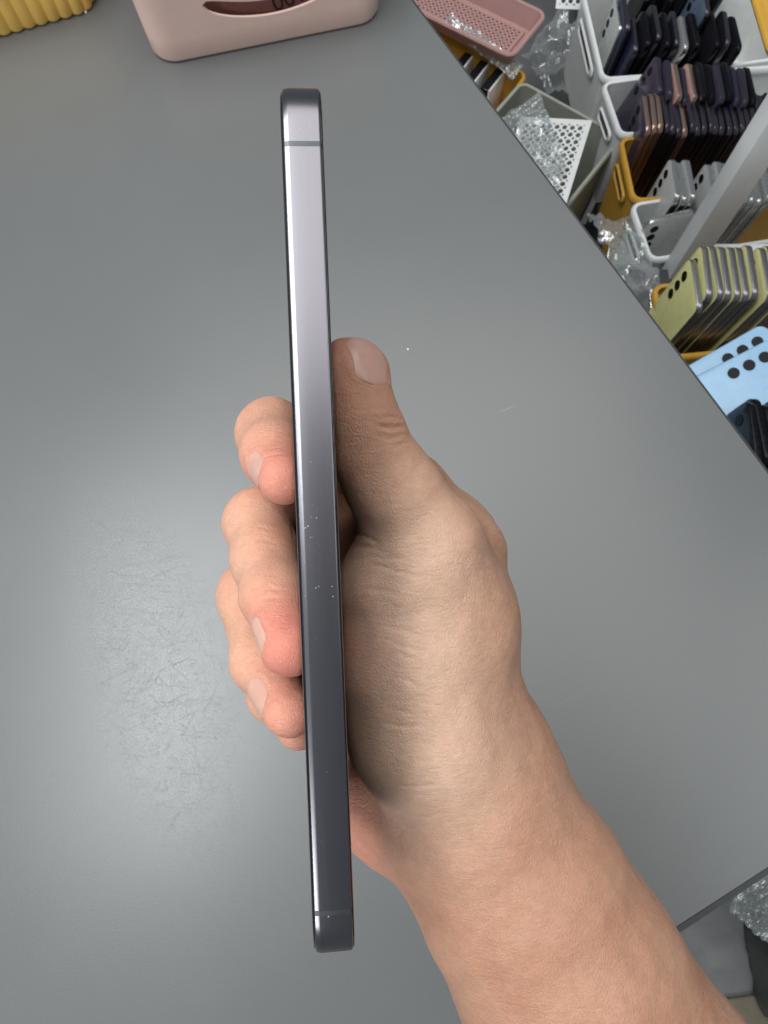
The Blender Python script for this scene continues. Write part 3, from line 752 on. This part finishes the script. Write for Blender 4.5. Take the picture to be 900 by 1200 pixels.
# ------------------------------------------------------------------ bins
def bin_(name, label, far_l, near_l, length, height, mat, flare=.006, rad=.014, th=.0025, slot=True, cat='bin', lip=.004):
    """far_l, near_l: the two rim corners on its front (desk) side"""
    w = (far_l-near_l).length; ang = math.atan2(far_l.y-near_l.y, far_l.x-near_l.x)-math.pi/2
    c = (far_l+near_l)/2; c = Vector((c.x+math.cos(ang)*length/2, c.y+math.sin(ang)*length/2, c.z-height))
    root = empty(name, c, (0, 0, ang)); tag(root, label, cat)
    def ring(z, off):
        k = -flare*(1-z/height)+off
        return [(x, y, z) for x, y in rrect(length+2*k, w+2*k, rad+k, 6)]
    rings = [ring(0, -.003), ring(.003, 0), ring(height*.5, 0), ring(height-.001, 0), ring(height-.001, -th), ring(height*.5, -th), ring(.004, -th)]
    V, Fc = loft(rings, True, True)
    o = mesh_obj('body', V, Fc, mat, root, True); fix_normals(o); auto_smooth(o, 40)
    prof_ = [(height-.009, .0008), (height-.009, lip), (height-.002, lip+.0006), (height+.0008, lip*.5), (height+.0004, -th), (height-.002, -th-.0004)]
    V, Fc = loft([ring(z, k) for z, k in prof_], False, False)
    o = mesh_obj('rim', V, Fc, mat, root, True); fix_normals(o); auto_smooth(o, 50)
    if slot:   # raised grip around a flat dark face painting the shade inside the slot
        x0 = -length/2-.0035; sl = rrect(w*.5, .016, .0078, 6)
        V = [(x0, y, height-.030+z) for y, z in sl]; o = mesh_obj('slot_shade', V, [tuple(range(len(V)))], M['shelf'], root)
        V, Fc = loft([[(x0-q, y*sc, height-.030+z*sc) for y, z in sl] for q, sc in ((-.001, 1.0), (.0028, 1.02), (.0032, 1.10), (.0018, 1.2), (-.001, 1.22))], False, False)
        o = mesh_obj('grip', V, Fc, mat, root, True); fix_normals(o); auto_smooth(o, 50)
    return root
ZR = -.455
bin_('storage_bin', 'white plastic bin holding navy, grey and black phones', on(682, -16, ZR), on(707, 92, ZR), .36, .165, M['white'])
bin_('storage_bin', 'white plastic bin holding leaning violet and rose phones', on(707, 98, ZR), on(728, 158, ZR), .36, .165, M['white'])
bin_('storage_bin', 'small orange bin holding copper-framed purple phones', on(728, 163, ZR), on(743, 234, ZR), .34, .165, M['orange'])
bin_('storage_bin', 'white plastic bin holding white phones', on(741, 240, ZR), on(763, 304, ZR), .36, .165, M['white'])
bin_('storage_bin', 'orange bin holding the row of pale yellow phones', on(766, 336, -.385), on(787, 418, -.385), .30, .07, M['orange'], slot=False)
bin_('storage_bin', 'tall orange bin standing at the rack end beyond the black phones', on(872, -46, -.15), on(905, 64, -.15), .25, .012, M['orange'], slot=False)

# ------------------------------------------------------------------ rack
pb = on(872, 193, -.25); rk = empty('storage_rack', (pb.x, pb.y, -.76)); tag(rk, 'pale steel storage rack post and beams among the phone bins', 'rack')
def part_box(name, lo_, hi_, mat, bev=.001):
    o = box_obj(name, [a-b for a, b in zip(lo_, rk.location)], [a-b for a, b in zip(hi_, rk.location)], mat, rk, bev); return o
part_box('post', (pb.x-.014, pb.y-.016, -.76), (pb.x+.020, pb.y+.016, .5), M['steel'])
part_box('beam', (pb.x+.0205, pb.y-.010, -.452), (pb.x+.62, pb.y+.012, -.412), M['steel'])
part_box('beam', (pb.x+.0205, pb.y-.010, -.672), (pb.x+.62, pb.y+.012, -.632), M['steel'])
part_box('shelf', (on(690, 0, -.63).x-.03, on(760, 300, -.63).y-.04, -.632), (1.1, 1.75, -.621), M['shelf'])
for yy in (on(760, 300, -.63).y-.02, 1.70):
    for xx in (on(690, 0, -.63).x, 1.06): part_box('leg', (xx-.014, yy-.014, -.76), (xx+.014, yy+.014, -.6325), M['shelf'])
ls = empty('low_shelf', (.55, .45, -.76)); tag(ls, 'dark low shelf under the yellow and light blue phones', 'shelf')
y1 = on(779, 331, -.46).y+.02
def ls_box(name, lo_, hi_):
    return box_obj(name, [a-b for a, b in zip(lo_, ls.location)], [a-b for a, b in zip(hi_, ls.location)], M['shelf'], ls, .001)
ls_box('board', (.33, .20, -.468), (.86, y1, -.4555))
for xx in (.35, .82):
    for yy in (.22, y1-.04): ls_box('leg', (xx, yy, -.76), (xx+.02, yy+.02, -.4685))

# ------------------------------------------------------------------ loose baskets, trays and packing between desk and rack
def perforated(name, o0, ex, ey_, nx, ny, pitch, hole, margin, th, mat, parent=None):
    """a plate with real round holes; o0 world corner, ex/ey_ unit directions"""
    bm = bmesh.new(); nz = ex.cross(ey_).normalized()
    N = 8; A = [2*math.pi*(i+.5)/N for i in range(N)]
    def W_(x, y): return o0+ex*x+ey_*y
    sq = lambda a: (max(-1, min(1, math.cos(a)*1.4142)), max(-1, min(1, math.sin(a)*1.4142)))
    for i in range(nx):
        for j in range(ny):
            cx, cy = margin+(i+.5)*pitch, margin+(j+.5)*pitch
            outv = [bm.verts.new(W_(cx+sq(a)[0]*pitch/2, cy+sq(a)[1]*pitch/2)) for a in A]
            inv = [bm.verts.new(W_(cx+math.cos(a)*hole, cy+math.sin(a)*hole)) for a in A]
            inb = [bm.verts.new(W_(cx+math.cos(a)*hole, cy+math.sin(a)*hole)-nz*th) for a in A]
            for k in range(N):
                l = (k+1) % N
                bm.faces.new((outv[k], outv[l], inv[l], inv[k])); bm.faces.new((inv[k], inv[l], inb[l], inb[k]))
    X, Y = nx*pitch+2*margin, ny*pitch+2*margin; m = margin
    for x0, y0, x1, y1_ in ((0, 0, X, m), (0, Y-m, X, Y), (0, m, m, Y-m), (X-m, m, X, Y-m)):
        bm.faces.new([bm.verts.new(W_(*q)) for q in ((x0, y0), (x1, y0), (x1, y1_), (x0, y1_))])
    me_ = bpy.data.meshes.new(name); bm.to_mesh(me_); bm.free(); me_.materials.append(mat)
    o = bpy.data.objects.new(name, me_); C.objects.link(o)
    if parent: o.parent = parent; o.matrix_parent_inverse = parent.matrix_basis.inverted()
    return o
def flat_bin(name, label, cA, cB, depth, height, mat, **kw):
    return bin_(name, label, cA, cB, depth, height, mat, slot=False, **kw)
# pink tray with a perforated floor
zt = -.47
A_, B_ = on(600, 66, zt), on(640, 16, zt)        # its short side towards the rack
ang = math.atan2(A_.y-B_.y, A_.x-B_.x)
pt_ = flat_bin('storage_tray', 'dusty pink shallow tray with perforated floor lying on bubble wrap', A_, B_, .30, .035, M['pink2'], flare=.012, rad=.016, cat='tray')
ex = Vector((math.cos(pt_.rotation_euler.z), math.sin(pt_.rotation_euler.z), 0)); ey_ = Vector((-ex.y, ex.x, 0)); wA = (A_-B_).length
o0 = Vector(pt_.location)-ex*(.15-.022)-ey_*(wA/2-.022); o0.z = zt-.035+.0075
npx, npy = int((.30-.056)/.009), int((wA-.054)/.009)
bpy.context.view_layer.update()
perforated('perforated_floor', o0, ex, ey_, npx, npy, .009, .0026, .004, .002, M['pink2'], pt_)
# orange bin under it with black boxes
A_, B_ = on(617, 87, -.52), on(570, 150, -.52)
ob = flat_bin('storage_bin', 'orange bin beside the pink tray, black slabs and bubble wrap inside', B_, A_, .26, .235, M['orange'])
for k in range(3):
    c = on(548+17*k, 66+11*k, -.535); q = on(548+17*k+30, 66+11*k-38, -.535); d = (q-c).normalized(); n_ = Vector((-d.y, d.x, 0))
    o = box_obj('black_slab', (-.045, -.0075, -.07), (.045, .0075, .07), M['p_black'], None, .002); o.location = (c.x, c.y, -.60); o.rotation_euler = (0, 0, math.atan2(d.y, d.x))
    e = box_obj('white_edge', (-.044, -.0112, -.068), (.044, -.0077, .0695), M['white'], o, .0008)
    tag(o, 'black slab with white edge standing in the orange bin by the pink tray', 'slab', 'black slabs in the orange bin')
# grey-green bin
A_, B_ = on(728, 160, -.50), on(612, 96, -.50)
w_ = (A_-B_).length; angg = math.atan2(A_.y-B_.y, A_.x-B_.x)
gb = flat_bin('storage_bin', 'grey-green bin filled with bubble wrap beside the desk edge', A_, B_, .24, .255, M['greygreen'])
# white perforated basket panel standing in it
c0 = on(694, 141, -.455); cx_ = on(640, 138, -.475); cy_ = on(666, 240, -.48)
exx = (cx_-c0).normalized(); eyy = (cy_-c0); eyy = (eyy-exx*eyy.dot(exx)).normalized()
pf = empty('perforated_panel', c0); tag(pf, 'white plastic panel with rows of round holes leaning in the grey-green bin', 'panel')
bpy.context.view_layer.update()
perforated('plate', c0, exx, eyy, 8, 11, .0125, .0042, .009, .003, M['white'], pf)
# grey strip leaning below the panel
c0, c1 = on(702, 222, -.60), on(683, 262, -.66); dv = (c1-c0)
st = box_obj('plastic_strip', (-.005, -.002, -.5*dv.length), (.005, .002, .5*dv.length), M['white'], None, .001); st.location = (c0+c1)/2; st.rotation_euler = dv.to_track_quat('Z', 'Y').to_euler()
tag(st, 'thin pale plastic strip leaning beside the perforated panel', 'strip')
# white perforated basket whose corner shows above
c0 = on(651, 10, -.50); cx_ = on(700, 12, -.50); cy_ = on(650, -30, -.47); exx = (cx_-c0).normalized(); eyy = cy_-c0; eyy = (eyy-exx*eyy.dot(exx)).normalized()
pf2 = empty('perforated_panel', c0); tag(pf2, 'white panel with dark holes behind the bubble wrap, next to the first white bin', 'panel')
bpy.context.view_layer.update()
perforated('plate', c0, exx, eyy, 4, 3, .013, .0042, .006, .003, M['white'], pf2)
# white legs of a small frame between
for (u0, v0, z0), (u1, v1, z1), in (((676, 36, -.60), (664, 88, -.70)),):
    a_, b_ = on(u0, v0, z0), on(u1, v1, z1); dv = b_-a_
    o = box_obj('plastic_strip', (-.011, -.003, -.5*dv.length), (.011, .003, .5*dv.length), M['white'], None, .001); o.location = (a_+b_)/2; o.rotation_euler = dv.to_track_quat('Z', 'Y').to_euler()
    tag(o, 'pale plastic strip standing against the first white bin', 'strip')

def bubble_wrap(name, label, quad_pts, nu, nv, crumple=.012, r=.0042, film_only=False, seed=1):
    """a crumpled transparent sheet with domes over four world corners"""
    rs = random.Random(seed); p00, p10, p11, p01 = quad_pts
    def base(s, t): return p00*(1-s)*(1-t)+p10*s*(1-t)+p11*s*t+p01*(1-s)*t
    def surf(s, t):
        b = base(s, t); f = 22
        q = Vector((b.x*f+seed*3.1, b.y*f, seed))
        h = mnoise.noise(q)+.55*mnoise.noise(q*2.3)+.35*abs(mnoise.noise(q*4.9))
        return b+Vector((mnoise.noise(q*1.7+Vector((9, 0, 0)))*.006, mnoise.noise(q*1.7+Vector((0, 9, 0)))*.006, h*crumple))
    V = []; Fc = []
    G = 44 if film_only else 30
    for i in range(G+1):
        for j in range(G+1): V.append(surf(i/G, j/G))
    for i in range(G):
        for j in range(G):
            k = i*(G+1)+j; Fc.append((k, k+G+1, k+G+2, k+1))
    if not film_only:
        for i in range(nu):
            for j in range(nv):
                s, t = (i+.5+(.5 if j % 2 else 0))/(nu+.5), (j+.5)/nv
                c = surf(s, t); a = surf(min(1, s+.01), t)-c; b = surf(s, min(1, t+.01))-c
                if a.length < 1e-6 or b.length < 1e-6: continue
                n = a.cross(b).normalized(); n = n if n.z > 0 else -n; a.normalize(); b = n.cross(a)
                k0 = len(V); rr = r*rs.uniform(.8, 1.1); hh = rr*rs.uniform(.35, .8)
                for ring_, (rad_, up) in enumerate(((1, -.1), (.92, .55), (.6, .9))):
                    for q in range(7):
                        an = 2*math.pi*q/7; V.append(c+a*math.cos(an)*rr*rad_+b*math.sin(an)*rr*rad_+n*hh*up)
                V.append(c+n*hh)
                for ring_ in range(2):
                    for q in range(7): Fc.append((k0+ring_*7+q, k0+ring_*7+(q+1) % 7, k0+ring_*7+7+(q+1) % 7, k0+ring_*7+7+q))
                for q in range(7): Fc.append((k0+14+q, k0+14+(q+1) % 7, k0+21))
    o = mesh_obj(name, V, Fc, M['bubble'], None, True); tag(o, label, 'bubble wrap', None, 'stuff'); return o
bubble_wrap('bubble_wrap', 'crumpled clear bubble wrap spilling over the perforated panel', [on(575, 145, -.47), on(632, 108, -.47), on(662, 195, -.455), on(640, 255, -.455)], 15, 13, .018, seed=2)
bubble_wrap('bubble_wrap', 'clear bubble wrap between the pink tray and the orange bin', [on(515, 28, -.49), on(530, 18, -.48), on(614, 74, -.495), on(600, 92, -.505)], 5, 15, .012, seed=3)
bubble_wrap('plastic_film', 'crinkled clear plastic film between the grey-green bin and the white bins', [on(612, 70, -.66), on(660, 5, -.64), on(705, 90, -.60), on(700, 150, -.60)], 12, 12, .03, film_only=True, seed=4)
bubble_wrap('plastic_film', 'crinkled clear plastic film below the small orange bin along the desk edge', [on(688, 252, -.50), on(740, 258, -.48), on(786, 350, -.405), on(750, 385, -.415)], 12, 12, .03, film_only=True, seed=5)
# lower right, on the floor beyond the desk corner
bubble_wrap('bubble_wrap', 'clear bubble wrap on the floor by the desk corner', [on(858, 1066, -.71), on(900, 1005, -.71), on(975, 1045, -.66), on(915, 1125, -.62)], 14, 13, .03, r=.007, seed=6)
c = on(935, 1125, -.76)
bm = bmesh.new(); bmesh.ops.create_icosphere(bm, subdivisions=4, radius=1)
for v_ in bm.verts:
    q = v_.co.copy(); s_ = 1+.22*mnoise.noise(q*2.2)+.10*abs(mnoise.noise(q*6)); v_.co = Vector((q.x*.075*s_, q.y*.11*s_, max(-.0, q.z*.13*s_+.05)))
me_ = bpy.data.meshes.new('plastic_bag'); bm.to_mesh(me_); bm.free(); me_.materials.append(M['bag'])
o = bpy.data.objects.new('plastic_bag', me_); C.objects.link(o); o.location = c; tag(o, 'black plastic bag on the floor beyond the desk corner', 'bag')
for pp in o.data.polygons: pp.use_smooth = True
q = on(905, 1215, -.756); o = box_obj('floor_mat', (-.15, -.08, -.003), (.15, .055, .004), M['mat'], None, .003); o.location = (q.x, q.y, -.7565); o.rotation_euler = (0, 0, .12)
tag(o, 'brown mat on the floor beside the black bag', 'mat')
